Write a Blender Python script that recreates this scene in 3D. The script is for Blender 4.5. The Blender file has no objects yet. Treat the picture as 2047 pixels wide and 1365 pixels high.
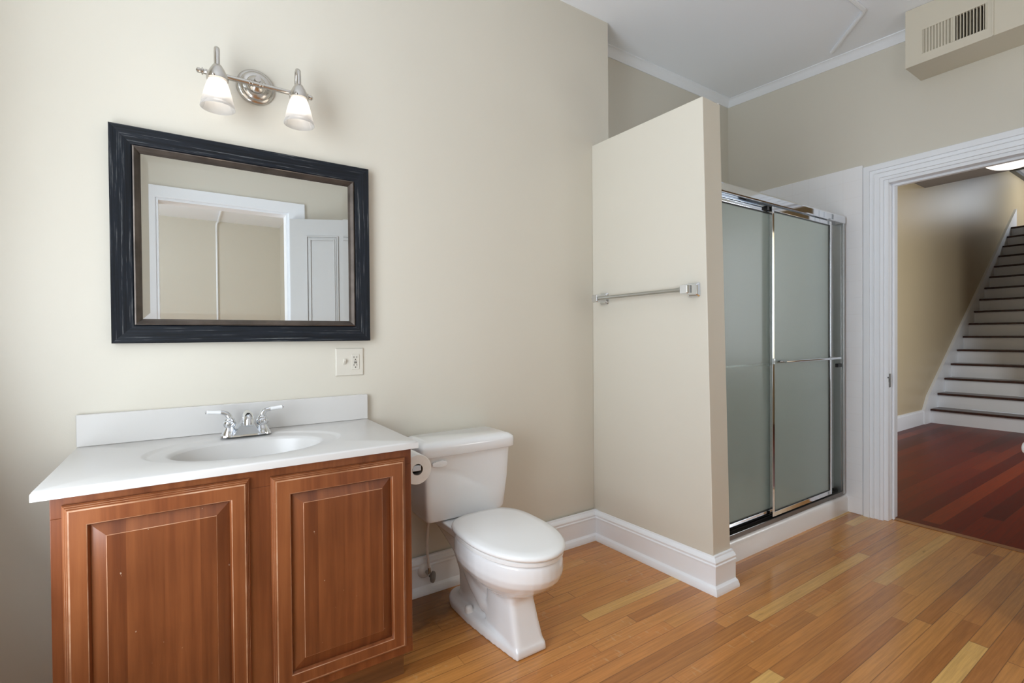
import bpy, bmesh, math, random
from mathutils import Vector, Matrix
random.seed(7)
PI = math.pi
S = bpy.context.scene
COL = S.collection

# ------------------------------------------------------------------ camera
CAM_LOC = Vector((0.30871, -2.10671, 1.17119))
YAW, PITCH, ROLL = 0.5850143, -0.0105263, -0.0078781
FPX = 974.16
fw = Vector((math.sin(YAW)*math.cos(PITCH), math.cos(YAW)*math.cos(PITCH), math.sin(PITCH)))
rt = Vector((math.cos(YAW), -math.sin(YAW), 0))
up = rt.cross(fw)
r2 = rt*math.cos(ROLL) + up*math.sin(ROLL)
u2 = -rt*math.sin(ROLL) + up*math.cos(ROLL)
cd = bpy.data.cameras.new('camera')
cam = bpy.data.objects.new('camera', cd)
COL.objects.link(cam)
cam.matrix_world = Matrix(((r2.x, u2.x, -fw.x, CAM_LOC.x), (r2.y, u2.y, -fw.y, CAM_LOC.y),
                           (r2.z, u2.z, -fw.z, CAM_LOC.z), (0, 0, 0, 1)))
cd.sensor_fit = 'HORIZONTAL'; cd.sensor_width = 36; cd.lens = FPX/2047*36
cd.clip_start = 0.02; cd.clip_end = 100
S.camera = cam

# ------------------------------------------------------------------ world, exposure, large lights
S.view_settings.view_transform = 'Standard'; S.view_settings.look = 'None'
S.view_settings.exposure = 0.22; S.view_settings.gamma = 1.0
S.view_settings.use_curve_mapping = False
S.cycles.use_denoising = True
S.cycles.max_bounces = 14; S.cycles.diffuse_bounces = 8; S.cycles.glossy_bounces = 6
S.cycles.transmission_bounces = 10; S.cycles.sample_clamp_indirect = 4.0
S.cycles.caustics_reflective = False; S.cycles.caustics_refractive = True
w = bpy.data.worlds.new('sky'); S.world = w; w.use_nodes = True
w.node_tree.nodes['Background'].inputs[0].default_value = (0.75, 0.86, 1.0, 1)
w.node_tree.nodes['Background'].inputs[1].default_value = 1.2

def area(name, loc, direction, sx, sy, power, color):
    l = bpy.data.lights.new(name, 'AREA'); l.shape = 'RECTANGLE'; l.size = sx; l.size_y = sy
    l.energy = power; l.color = color
    o = bpy.data.objects.new(name, l); COL.objects.link(o); o.location = loc
    o.rotation_euler = Vector(direction).to_track_quat('-Z', 'Y').to_euler()
    return o
# daylight through the bathroom window, the windows of the room behind, and the stair hall
area('window_daylight', (-0.57, -1.18, 1.52), (1, -0.03, 0.42), 1.10, 2.05, 50, (0.84, 0.92, 1.0))
pl = bpy.data.lights.new('fill_light', 'POINT'); pl.energy = 9.5; pl.color = (0.96, 0.98, 1.0); pl.shadow_soft_size = 0.18  # added fill without a fixture, brightens the right side of the room
po = bpy.data.objects.new('fill_light', pl); COL.objects.link(po); po.location = (2.6, -2.5, 1.25)
area('back_room_daylight', (-1.9, -4.3, 1.7), (1, 0.1, 0.5), 2.2, 1.9, 70, (0.82, 0.92, 1.0))
area('upstairs_daylight', (13.1, -1.2, 3.75), (-0.35, 1, 0.0), 1.0, 0.5, 16, (0.86, 0.93, 1.0))
area('front_hall_daylight', (6.2, -3.3, 1.7), (0, 1, 0), 1.6, 1.8, 84, (0.93, 0.97, 1.0))

# ------------------------------------------------------------------ materials
def lin(c):
    return tuple(((v/255)/12.92 if v/255 <= 0.04045 else ((v/255+0.055)/1.055)**2.4) for v in c) + (1,)

class NT:
    def __init__(s, name):
        s.m = bpy.data.materials.new(name); s.m.use_nodes = True
        s.t = s.m.node_tree; s.b = s.t.nodes['Principled BSDF']
    def n(s, kind, **kw):
        x = s.t.nodes.new(kind)
        for k, v in kw.items(): setattr(x, k, v)
        return x
    def l(s, a, b): s.t.links.new(a, b)
    def math(s, op, a, b=0.0):
        x = s.n('ShaderNodeMath', operation=op)
        for i, v in enumerate((a, b)):
            if isinstance(v, (int, float)): x.inputs[i].default_value = v
            else: s.l(v, x.inputs[i])
        return x.outputs[0]
    def ramp(s, fac, stops):
        x = s.n('ShaderNodeValToRGB'); e = x.color_ramp.elements
        while len(e) < len(stops): e.new(0.5)
        for k, (p, c) in enumerate(stops): e[k].position = p; e[k].color = c
        s.l(fac, x.inputs[0]); return x.outputs[0]
    def coord(s, which='Object', scale=(1, 1, 1)):
        tc = s.n('ShaderNodeTexCoord'); mp = s.n('ShaderNodeMapping')
        mp.inputs['Scale'].default_value = scale
        s.l(tc.outputs[which], mp.inputs[0]); return mp.outputs[0]
    def noise(s, vec, scale, detail=3.0, rough=0.55):
        x = s.n('ShaderNodeTexNoise'); x.inputs['Scale'].default_value = scale
        x.inputs['Detail'].default_value = detail; x.inputs['Roughness'].default_value = rough
        s.l(vec, x.inputs['Vector']); return x.outputs['Fac']
    def mix(s, fac, a, b, blend='MIX'):
        x = s.n('ShaderNodeMix', data_type='RGBA', blend_type=blend)
        for i, v in ((0, fac), (6, a), (7, b)):
            if isinstance(v, (int, float, tuple)): x.inputs[i].default_value = v
            else: s.l(v, x.inputs[i])
        return x.outputs[2]
    def bump(s, h, strength=0.2, dist=0.002):
        x = s.n('ShaderNodeBump'); x.inputs['Strength'].default_value = strength
        x.inputs['Distance'].default_value = dist
        s.l(h, x.inputs['Height']); s.l(x.outputs[0], s.b.inputs['Normal'])
    def set(s, **kw):
        for k, v in kw.items():
            k = k.replace('_', ' ')
            if isinstance(v, (int, float, tuple)): s.b.inputs[k].default_value = v
            else: s.l(v, s.b.inputs[k])
        return s

def simple(name, rgb, rough=0.5, var=0.03, scale=6.0, bump=0.0, bscale=200, **kw):
    t = NT(name); v = t.coord()
    n = t.noise(v, scale)
    c = lin(rgb); hi = tuple(min(1, x*(1+var)) for x in c[:3])+(1,); lo = tuple(x*(1-var) for x in c[:3])+(1,)
    t.set(Base_Color=t.ramp(n, [(0.3, lo), (0.7, hi)]), Roughness=rough, **kw)
    if bump: t.bump(t.noise(v, bscale, 2), bump, 0.001)
    return t.m

M = {}
M['paint'] = simple('beige_wall_paint', (212, 207, 194), 0.42, 0.012, 1.5, 0.12, 260)
M['hallpaint'] = simple('tan_hall_paint', (194, 177, 144), 0.36, 0.02, 1.5, 0.1, 220)
M['ceil'] = simple('white_ceiling_paint', (245, 249, 255), 0.7, 0.01, 1.2, 0.1, 180)
M['doorpaint'] = simple('soft_white_door_paint', (196, 196, 195), 0.4, 0.012, 3)
M['sill'] = simple('tan_floor_joint', (150, 100, 58), 0.4, 0.1, 20)
M['hallceil'] = simple('shaded_white_hall_ceiling', (154, 148, 145), 0.7, 0.01, 1.2)  # white ceiling, its shadow put into a grey base colour
M['trim'] = simple('white_gloss_trim_paint', (240, 243, 247), 0.28, 0.012, 3, 0.03, 60)
M['ductpaint'] = simple('beige_duct_paint', (208, 201, 184), 0.45, 0.012, 2, 0.1, 200)
M['marble'] = simple('white_cultured_marble', (210, 208, 205), 0.3, 0.008, 3)
M['china'] = simple('white_vitreous_china', (236, 237, 238), 0.08, 0.006, 3, Coat_Weight=0.3)
M['seat'] = simple('white_seat_plastic', (238, 238, 237), 0.2, 0.006, 3)
M['chrome'] = simple('polished_chrome', (225, 228, 232), 0.06, 0.01, 8, Metallic=1.0)
M['nickel'] = simple('brushed_nickel', (196, 192, 186), 0.22, 0.03, 14, Metallic=1.0)
M['satin'] = simple('satin_aluminium', (190, 192, 190), 0.3, 0.02, 10, Metallic=1.0)
M['track'] = simple('dull_metal_track', (120, 116, 112), 0.32, 0.05, 12, Metallic=1.0)
M['rubber'] = simple('black_rubber', (14, 14, 15), 0.5, 0.1)
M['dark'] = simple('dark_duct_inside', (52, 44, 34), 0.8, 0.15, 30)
M['almond'] = simple('almond_plastic', (214, 209, 197), 0.3, 0.01)
M['slot'] = simple('dark_slot', (70, 64, 54), 0.6, 0.05)
M['paper'] = simple('toilet_paper', (236, 235, 232), 0.9, 0.02, 60, 0.2, 300)
M['card'] = simple('grey_cardboard_core', (150, 142, 132), 0.9, 0.06, 30)
M['hose'] = simple('pale_supply_hose', (228, 226, 222), 0.35, 0.03, 40)
M['greyplastic'] = simple('grey_valve_handle', (140, 138, 134), 0.35, 0.08, 30)
M['lip'] = simple('bronze_silver_lip', (92, 84, 78), 0.3, 0.25, 12, Metallic=0.85)
M['grille'] = simple('beige_painted_grille', (205, 198, 180), 0.5, 0.03, 20)
M['grey'] = simple('dark_grey_trim', (90, 92, 92), 0.5, 0.05)
M['brass'] = simple('worn_steel_strike', (120, 118, 114), 0.35, 0.1, 30, Metallic=1.0)

# mirror
t = NT('mirror_silver'); n = t.noise(t.coord(), 2)
t.set(Base_Color=t.ramp(n, [(0, (0.81, 0.83, 0.82, 1)), (1, (0.83, 0.84, 0.83, 1))]), Metallic=1.0, Roughness=0.0); M['mirror'] = t.m

# frosted glass (shower)
t = NT('frosted_shower_glass'); n = t.noise(t.coord(), 90, 4)
t.set(Base_Color=t.ramp(n, [(0.3, (0.68, 0.76, 0.71, 1)), (0.7, (0.71, 0.79, 0.74, 1))]), Roughness=0.27, IOR=1.3,
      Transmission_Weight=0.78)
t.bump(n, 0.12, 0.001); M['frost'] = t.m
# ribbed lamp glass: translucent white glass
t = NT('frosted_lamp_glass'); n = t.noise(t.coord(), 40)
t.set(Base_Color=t.ramp(n, [(0, (0.80, 0.79, 0.78, 1)), (1, (0.84, 0.83, 0.82, 1))]), Roughness=0.35, IOR=1.25, Transmission_Weight=0.55)
tr = t.n('ShaderNodeBsdfTranslucent'); tr.inputs[0].default_value = (0.78, 0.76, 0.74, 1)
mx = t.n('ShaderNodeMixShader'); mx.inputs[0].default_value = 0.5
t.l(t.b.outputs[0], mx.inputs[1]); t.l(tr.outputs[0], mx.inputs[2])
t.l(mx.outputs[0], t.t.nodes['Material Output'].inputs[0]); M['shade'] = t.m
def glow(name, rgb, strength):
    t = NT(name); n = t.noise(t.coord(), 8)
    t.set(Base_Color=(0.9, 0.9, 0.9, 1), Emission_Color=t.ramp(n, [(0, lin(rgb)), (1, lin(rgb))]), Emission_Strength=strength)
    return t.m
M['bulb'] = glow('lit_bulb', (255, 246, 234), 6.0)
M['diffuser'] = glow('lit_diffuser', (255, 244, 232), 1.15)
t = NT('window_glass'); n = t.noise(t.coord(), 3)
t.set(Base_Color=t.ramp(n, [(0, (1, 1, 1, 1)), (1, (0.98, 1, 0.99, 1))]), Roughness=0.0)
gt = t.n('ShaderNodeBsdfTransparent'); gg = t.n('ShaderNodeBsdfGlossy'); gg.inputs['Roughness'].default_value = 0.0
gm = t.n('ShaderNodeMixShader'); gm.inputs[0].default_value = 0.05
t.l(gt.outputs[0], gm.inputs[1]); t.l(gg.outputs[0], gm.inputs[2]); t.l(gm.outputs[0], t.t.nodes['Material Output'].inputs[0]); M['glass'] = t.m

def strips(name, width, length, stops, grain_dark, rough, gap=0.03, fleck=0.25, knots=0.0, coat=0.25, spec=0.5, stain=None):
    """strip flooring running along x, in object space"""
    t = NT(name); tc = t.n('ShaderNodeTexCoord'); sp = t.n('ShaderNodeSeparateXYZ'); t.l(tc.outputs['Object'], sp.inputs[0])
    x, y = sp.outputs[0], sp.outputs[1]
    ry = t.math('DIVIDE', y, width); row = t.math('FLOOR', ry); fy = t.math('FRACT', ry)
    wn = t.n('ShaderNodeTexWhiteNoise', noise_dimensions='1D'); t.l(row, wn.inputs['W'])
    rx = t.math('DIVIDE', t.math('ADD', x, t.math('MULTIPLY', wn.outputs[0], length*3.7)), length)
    colm = t.math('FLOOR', rx); fx = t.math('FRACT', rx)
    cb = t.n('ShaderNodeCombineXYZ'); t.l(row, cb.inputs[0]); t.l(colm, cb.inputs[1])
    w2 = t.n('ShaderNodeTexWhiteNoise', noise_dimensions='3D'); t.l(cb.outputs[0], w2.inputs['Vector'])
    base = t.ramp(w2.outputs[0], stops)
    # grain, shifted per board
    cg = t.n('ShaderNodeCombineXYZ')
    t.l(t.math('ADD', t.math('MULTIPLY', x, 3.0), t.math('MULTIPLY', w2.outputs[0], 37.0)), cg.inputs[0])
    t.l(t.math('MULTIPLY', y, 70.0), cg.inputs[1]); t.l(t.math('MULTIPLY', w2.outputs[0], 11.0), cg.inputs[2])
    g = t.noise(cg.outputs[0], 1.6, 5, 0.6)
    gr = t.ramp(g, [(0.35, (grain_dark,)*3+(1,)), (0.62, (1, 1, 1, 1))])
    c = t.mix(0.75, base, gr, 'MULTIPLY')
    # medullary fleck across the grain
    cf = t.n('ShaderNodeCombineXYZ')
    t.l(t.math('MULTIPLY', x, 60.0), cf.inputs[0]); t.l(t.math('MULTIPLY', y, 22.0), cf.inputs[1]); t.l(t.math('MULTIPLY', w2.outputs[0], 90.0), cf.inputs[2])
    fl = t.ramp(t.noise(cf.outputs[0], 1.0, 3), [(0.6, (0, 0, 0, 1)), (0.72, (1, 1, 1, 1))])
    flm = t.math('MULTIPLY', fl, t.math('MULTIPLY', t.math('GREATER_THAN', w2.outputs[0], 0.62), fleck))
    c = t.mix(flm, c, (0.62, 0.40, 0.18, 1))
    if knots:
        kn = t.ramp(t.noise(t.coord(scale=(6, 24, 1)), 1.0, 4), [(0.68, (0, 0, 0, 1)), (0.76, (1, 1, 1, 1))])
        c = t.mix(t.math('MULTIPLY', kn, knots), c, (0.06, 0.025, 0.01, 1))
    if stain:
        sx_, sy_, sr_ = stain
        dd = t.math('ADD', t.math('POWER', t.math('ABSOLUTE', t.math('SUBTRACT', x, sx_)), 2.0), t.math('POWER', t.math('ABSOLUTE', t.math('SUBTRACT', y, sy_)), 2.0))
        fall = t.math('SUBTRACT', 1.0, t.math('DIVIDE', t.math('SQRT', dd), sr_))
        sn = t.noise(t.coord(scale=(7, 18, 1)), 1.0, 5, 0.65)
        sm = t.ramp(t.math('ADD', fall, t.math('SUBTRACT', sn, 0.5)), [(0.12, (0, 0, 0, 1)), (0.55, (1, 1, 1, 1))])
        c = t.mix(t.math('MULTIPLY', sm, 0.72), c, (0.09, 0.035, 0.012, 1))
    ey = t.math('MINIMUM', fy, t.math('SUBTRACT', 1.0, fy))
    ex = t.math('MULTIPLY', t.math('MINIMUM', fx, t.math('SUBTRACT', 1.0, fx)), length/width)
    e = t.math('MINIMUM', ey, ex)
    mr = t.n('ShaderNodeMapRange'); mr.inputs[1].default_value = 0.0; mr.inputs[2].default_value = gap
    t.l(e, mr.inputs[0])
    # gaps open more in some rows
    wide = t.math('GREATER_THAN', wn.outputs[0], 0.6)
    dk = t.math('MULTIPLY', t.math('SUBTRACT', 1.0, mr.outputs[0]), t.math('ADD', 0.45, t.math('MULTIPLY', wide, 0.45)))
    c = t.mix(dk, c, (0.035, 0.016, 0.008, 1))
    t.set(Base_Color=c, Roughness=t.math('ADD', rough, t.math('MULTIPLY', g, 0.08)), Coat_Weight=coat, Specular_IOR_Level=spec, Coat_Roughness=0.16)
    t.bump(t.math('SUBTRACT', t.math('MULTIPLY', g, 0.15), dk), 0.25, 0.0006)
    return t.m
M['oak'] = strips('oak_strip_floor', 0.0565, 1.05,
    [(0.0, lin((176, 112, 54))), (0.2, lin((196, 132, 68))), (0.45, lin((206, 142, 74))), (0.65, lin((200, 130, 66))), (0.84, lin((212, 150, 80))), (0.91, lin((228, 182, 108))), (1.0, lin((216, 162, 90)))],
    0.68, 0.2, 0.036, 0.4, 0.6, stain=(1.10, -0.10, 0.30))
M['redfloor'] = strips('red_pine_hall_floor', 0.098, 2.6,
    [(0.0, lin((84, 22, 5))), (0.35, lin((100, 27, 6))), (0.7, lin((112, 34, 8))), (1.0, lin((134, 52, 18)))], 0.6, 0.3, 0.022, 0.0, 0.0, 0.0, 0.12)

def wood(name, dark, mid, light, staves=0.0, axis='z', rough=0.3, stretch=1.2, across=26.0):
    t = NT(name); tc = t.n('ShaderNodeTexCoord'); sp = t.n('ShaderNodeSeparateXYZ'); t.l(tc.outputs['Object'], sp.inputs[0])
    o = {'x': sp.outputs[0], 'y': sp.outputs[1], 'z': sp.outputs[2]}
    lo = o[axis]; ac = o['x'] if axis != 'x' else o['z']; th = o['y']
    cb = t.n('ShaderNodeCombineXYZ')
    t.l(t.math('MULTIPLY', ac, across), cb.inputs[0]); t.l(t.math('MULTIPLY', lo, stretch), cb.inputs[1]); t.l(t.math('MULTIPLY', th, across), cb.inputs[2])
    if staves:
        st = t.math('FLOOR', t.math('DIVIDE', ac, staves))
        wn = t.n('ShaderNodeTexWhiteNoise', noise_dimensions='1D'); t.l(st, wn.inputs['W'])
        sv = wn.outputs[0]
        cb2 = t.n('ShaderNodeCombineXYZ')
        t.l(t.math('MULTIPLY', ac, across), cb2.inputs[0]); t.l(t.math('MULTIPLY', lo, stretch), cb2.inputs[1]); t.l(t.math('MULTIPLY', sv, 40.0), cb2.inputs[2])
        vec = cb2.outputs[0]
    else:
        vec = cb.outputs[0]; sv = None
    g = t.noise(vec, 1.0, 6, 0.62)
    c = t.ramp(g, [(0.28, lin(dark)), (0.5, lin(mid)), (0.75, lin(light))])
    big = t.noise(t.coord(scale=(3, 3, 2.2)), 1.6, 2)
    c = t.mix(0.5, c, t.ramp(big, [(0.3, (0.62, 0.56, 0.52, 1)), (0.65, (1.1, 1.08, 1.05, 1))]), 'MULTIPLY')
    if sv is not None:
        c = t.mix(0.65, c, t.ramp(sv, [(0, (0.72, 0.66, 0.62, 1)), (0.5, (0.95, 0.93, 0.9, 1)), (1, (1.2, 1.18, 1.12, 1))]), 'MULTIPLY')
    # small pale nicks
    nk = t.ramp(t.noise(t.coord(scale=(1, 1, 0.8)), 95, 1), [(0.80, (0, 0, 0, 1)), (0.815, (1, 1, 1, 1))])
    c = t.mix(t.math('MULTIPLY', nk, 0.6), c, lin((196, 172, 150)))
    t.set(Base_Color=c, Roughness=rough, Coat_Weight=0.15, Coat_Roughness=0.2)
    t.bump(g, 0.06, 0.001)
    return t.m
M['cherry'] = wood('cherry_stained_wood', (102, 52, 28), (128, 73, 41), (148, 91, 54))
M['cherrypanel'] = wood('cherry_panel_wood', (102, 54, 30), (128, 74, 42), (150, 92, 54), staves=0.078)
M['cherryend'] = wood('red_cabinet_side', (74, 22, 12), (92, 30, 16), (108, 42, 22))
M['worn'] = wood('worn_wood_edge', (132, 86, 54), (176, 130, 98), (206, 172, 146), rough=0.45, stretch=9.0, across=9.0)
M['toekick'] = wood('brown_toe_kick', (92, 62, 38), (122, 84, 52), (140, 100, 64), axis='x')
M['tread'] = wood('dark_red_tread', (40, 14, 8), (56, 22, 12), (78, 36, 20), axis='y')

def brushed(name, axis):
    t = NT(name); sc = (240, 240, 7) if axis == 'z' else (7, 240, 240)
    g = t.noise(t.coord(scale=sc), 1.0, 4, 0.7)
    sc2 = (130, 130, 2.5) if axis == 'z' else (2.5, 130, 130)
    g2 = t.noise(t.coord(scale=sc2), 1.0, 3, 0.6)
    c = t.ramp(t.math('ADD', t.math('MULTIPLY', g, 0.5), t.math('MULTIPLY', g2, 0.5)),
               [(0.40, lin((9, 12, 17))), (0.56, lin((22, 28, 37))), (0.64, lin((104, 106, 106)))])
    t.set(Base_Color=c, Roughness=0.42, Specular_IOR_Level=0.3); t.bump(g, 0.15, 0.0006)
    return t.m
M['blackH'] = brushed('brushed_black_wood_across', 'x'); M['blackV'] = brushed('brushed_black_wood_upright', 'z')

def tiles(name):
    t = NT(name)
    tc = t.n('ShaderNodeTexCoord'); sp = t.n('ShaderNodeSeparateXYZ'); t.l(tc.outputs['Object'], sp.inputs[0])
    def edge(v):
        f = t.math('FRACT', t.math('DIVIDE', v, 0.108)); return t.math('MINIMUM', f, t.math('SUBTRACT', 1.0, f))
    e = t.math('MINIMUM', edge(t.math('ADD', sp.outputs[0], sp.outputs[1])), edge(sp.outputs[2]))
    mr = t.n('ShaderNodeMapRange'); mr.inputs[2].default_value = 0.022; t.l(e, mr.inputs[0])
    t.set(Base_Color=t.mix(mr.outputs[0], lin((240, 240, 241)), lin((245, 246, 248))), Roughness=0.1)
    t.bump(mr.outputs[0], 0.12, 0.0006); return t.m
M['tile'] = tiles('white_square_tile')

# ------------------------------------------------------------------ mesh helpers (world coordinates)
class B:
    """collects geometry in world coordinates"""
    def __init__(s): s.v = []; s.f = []; s.mi = []
    def add(s, vs, fs, mi=0):
        o = len(s.v); s.v += [tuple(v) for v in vs]; s.f += [tuple(i+o for i in f) for f in fs]; s.mi += [mi]*len(fs); return s
    def box(s, x0, x1, y0, y1, z0, z1, mi=0):
        vs = [(x, y, z) for z in (z0, z1) for y in (y0, y1) for x in (x0, x1)]
        return s.add(vs, [(0, 2, 3, 1), (4, 5, 7, 6), (0, 1, 5, 4), (2, 6, 7, 3), (0, 4, 6, 2), (1, 3, 7, 5)], mi)
    def hexa(s, p, mi=0):
        """8 points: bottom ring 4, top ring 4"""
        return s.add(p, [(3, 2, 1, 0), (4, 5, 6, 7), (0, 1, 5, 4), (1, 2, 6, 5), (2, 3, 7, 6), (3, 0, 4, 7)], mi)
    def loft(s, rings, cap0=True, cap1=True, mi=0, closed=True):
        n = len(rings[0]); o = len(s.v)
        vs = [p for r in rings for p in r]; fs = []
        for k in range(len(rings)-1):
            for i in range(n if closed else n-1):
                j = (i+1) % n
                fs.append((k*n+i, k*n+j, (k+1)*n+j, (k+1)*n+i))
        if cap0: fs.append(tuple(range(n-1, -1, -1)))
        if cap1: fs.append(tuple((len(rings)-1)*n+i for i in range(n)))
        return s.add(vs, fs, mi)
    def lathe(s, prof, origin, axis=(0, 0, 1), seg=32, ref=(1, 0, 0), sx=1.0, sy=1.0, mi=0, cap=True, wave=None):
        a = Vector(axis).normalized(); e1 = Vector(ref); e1 = (e1 - a*e1.dot(a)).normalized(); e2 = a.cross(e1); O = Vector(origin)
        rings = []
        for (r, h) in prof:
            ring = []
            for k in range(seg):
                q = 2*PI*k/seg; rr = r*(1+(wave(k) if wave else 0))
                ring.append(O + a*h + e1*(rr*sx*math.cos(q)) + e2*(rr*sy*math.sin(q)))
            rings.append(ring)
        return s.loft(rings, cap, cap, mi)
    def tube(s, pts, rad, seg=14, mi=0):
        P = [Vector(p) for p in pts]; R = rad if isinstance(rad, (list, tuple)) else [rad]*len(P)
        rings = []; nrm = None
        for i, p in enumerate(P):
            d = (P[min(i+1, len(P)-1)] - P[max(i-1, 0)]).normalized()
            if nrm is None:
                nrm = d.orthogonal().normalized()
            nrm = (nrm - d*nrm.dot(d)).normalized(); b = d.cross(nrm)
            rings.append([p + nrm*(R[i]*math.cos(2*PI*k/seg)) + b*(R[i]*math.sin(2*PI*k/seg)) for k in range(seg)])
        return s.loft(rings, True, True, mi)
    def sweep(s, path, prof, outs, updir=(0, 0, 1), mi=0):
        """profile points (o, h): o along the per-vertex offset vector outs[i], h along updir"""
        U = Vector(updir)
        rings = [[Vector(p) + Vector(outs[i])*o + U*h for (o, h) in prof] for i, p in enumerate(path)]
        return s.loft(rings, True, True, mi)

def place(name, b, mats, parent=None, smooth=35, bevel=0.0, seg=2, sub=0, origin=None):
    if not isinstance(mats, (list, tuple)): mats = [mats]
    xs = [v[0] for v in b.v]; ys = [v[1] for v in b.v]; zs = [v[2] for v in b.v]
    if origin is None:
        origin = Vector(((min(xs)+max(xs))/2, (min(ys)+max(ys))/2, min(zs)))
    origin = Vector(origin)
    me = bpy.data.meshes.new(name)
    me.from_pydata([tuple(Vector(v)-origin) for v in b.v], [], b.f)
    for m in mats: me.materials.append(M[m] if isinstance(m, str) else m)
    for p, k in zip(me.polygons, b.mi): p.material_index = k
    bm = bmesh.new(); bm.from_mesh(me); bmesh.ops.recalc_face_normals(bm, faces=bm.faces); bm.to_mesh(me); bm.free()
    o = bpy.data.objects.new(name, me); COL.objects.link(o)
    o.location = origin
    if parent:
        o.parent = parent; o.location = origin - wloc(parent)
    if smooth:
        for p in me.polygons: p.use_smooth = True
        bm = bmesh.new(); bm.from_mesh(me)
        for e in bm.edges:
            e.smooth = e.calc_face_angle(0) < math.radians(smooth)
        bm.to_mesh(me); bm.free()
    if bevel:
        md = o.modifiers.new('bevel', 'BEVEL'); md.width = bevel; md.segments = seg; md.limit_method = 'ANGLE'; md.angle_limit = math.radians(35)
        md.harden_normals = True
    if sub:
        md = o.modifiers.new('subdivision', 'SUBSURF'); md.levels = sub; md.render_levels = sub
    return o
def wloc(o):
    p = Vector(o.location)
    while o.parent: o = o.parent; p = p + o.location
    return p
def tag(o, label, cat, group=None):
    o['label'] = label; o['category'] = cat
    if group: o['group'] = group
    return o
def thing(name, loc, label, cat, group=None):
    o = bpy.data.objects.new(name, None); COL.objects.link(o); o.location = loc; o.empty_display_size = 0.05
    return tag(o, label, cat, group)
def struct(name, b, mats, label=None, cat=None, **kw):
    o = place(name, b, mats, **kw); o['kind'] = 'structure'
    if label: o['label'] = label; o['category'] = cat
    return o

# ------------------------------------------------------------------ the setting
def zc(y): return 3.026 + 0.045*y            # the old ceiling sags a little towards the door side
XB = 3.93; YF = -2.78; XL = -0.43; H2 = 3.03
struct('floor', B().box(-1.0, 4.01, -2.95, 0.45, -0.06, 0), 'oak', 'honey oak strip floor of the bathroom', 'floor', origin=(0, 0, 0), smooth=0)
struct('floor_hall', B().box(4.01, 8.45, -2.6, 0.3, -0.06, 0.0), 'redfloor', 'dark red plank floor of the hall beyond the doorway', 'floor', origin=(0, 0, 0), smooth=0)
struct('floor_back', B().box(-2.2, 1.9, -7.2, -2.95, -0.06, 0.0), 'oak', origin=(0, 0, 0), smooth=0)
struct('trim_threshold', B().box(3.985, 4.03, -1.79, -0.845, 0.0, 0.004), 'sill', bevel=0.002)

def slab(x0, x1, y0, y1, th=0.12):
    return B().hexa([(x0, y0, zc(y0)), (x1, y0, zc(y0)), (x1, y1, zc(y1)), (x0, y1, zc(y1)),
                     (x0, y0, zc(y0)+th), (x1, y0, zc(y0)+th), (x1, y1, zc(y1)+th), (x0, y1, zc(y1)+th)])
struct('ceiling', slab(-1.0, XB+0.12, -2.95, 0.4), 'ceil', 'white bathroom ceiling', 'ceiling', smooth=0)
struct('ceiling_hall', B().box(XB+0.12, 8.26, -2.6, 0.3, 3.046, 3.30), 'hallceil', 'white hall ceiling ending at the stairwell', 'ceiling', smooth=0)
struct('ceiling_back', B().box(-2.2, 1.9, -7.2, -2.95, 3.03, 3.2), 'ceil', smooth=0)
struct('wall_back', B().box(-1.0, 2.404, 0.0, 0.2, 0, 3.1), 'paint', 'beige wall behind the vanity and toilet', 'wall', smooth=0)
struct('wall_recess', B().box(-1.0, XB+0.14, 0.2, 0.4, 0, 3.2), 'paint', smooth=0)
# right wall, with the hall doorway
DY0, DY1, DZ = -0.853, -1.75, 2.125
b = B().box(XB, XB+0.14, DY0, 0.2, 0, 3.1).box(XB, XB+0.14, DY1, DY0, DZ, 3.1).box(XB, XB+0.14, -2.95, DY1, 0, 3.1)
struct('wall_right', b, 'paint', 'beige wall with the doorway to the stair hall', 'wall', smooth=0)
# left wall with its window
WIN = [(-1.78, -0.58)]; WZ0, WZ1 = 0.45, 2.6
XW = XL-0.1
b = B().box(XW, XL, WIN[0][1], 0.0, 0, 3.1).box(XW, XL, -2.95, WIN[0][0], 0, 3.1)
for y0, y1 in WIN: b.box(XW, XL, y0, y1, 0, WZ0).box(XW, XL, y0, y1, WZ1, 3.1)
struct('wall_left', b, 'paint', smooth=0)
# opposite wall with doorway to the back room (seen in the mirror)
OX0, OX1, OZ = 0.095, 1.08, 2.315
b = B().box(-1.0, OX0, YF-0.14, YF, 0, 3.1).box(OX1, XB+0.14, YF-0.14, YF, 0, 3.1).box(OX0, OX1, YF-0.14, YF, OZ, 3.1)
struct('wall_front', b, 'paint', smooth=0)
# partition beside the shower: free end leans slightly, twelve centimetres thick
p = [(2.27, 0.0, 0), (2.294, -0.765, 0), (2.428, -0.765, 0), (2.43, 0.0, 0), (2.27, 0.0, 2.272), (2.222, -0.765, 2.232), (2.352, -0.765, 2.226), (2.40, 0.0, 2.272)]
struct('wall_partition', B().hexa(p), 'paint', 'beige partition wall with the towel bar', 'wall', bevel=0.004)
struct('wall_partition_liner', B().hexa([(2.428, 0.2, 0.0), (2.431, -0.752, 0.0), (2.441, -0.752, 0.0), (2.442, 0.2, 0.0),
        (2.403, 0.2, 2.29), (2.354, -0.752, 2.24), (2.364, -0.752, 2.24), (2.415, 0.2, 2.29)]), 'tile', smooth=0)
# tile
struct('wall_tile_right', B().box(3.912, XB, -0.742, 0.2, 0.0, 2.248), 'tile', 'white square tile on the wall right of the shower', 'tile', bevel=0.003, origin=(3.93, 0.0, 0.0))
struct('wall_tile_recess', B().box(2.445, 3.912, 0.186, 0.2, 0.0, 2.25), 'tile', smooth=0, origin=(2.4, 0.2, 0.0))
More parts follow.
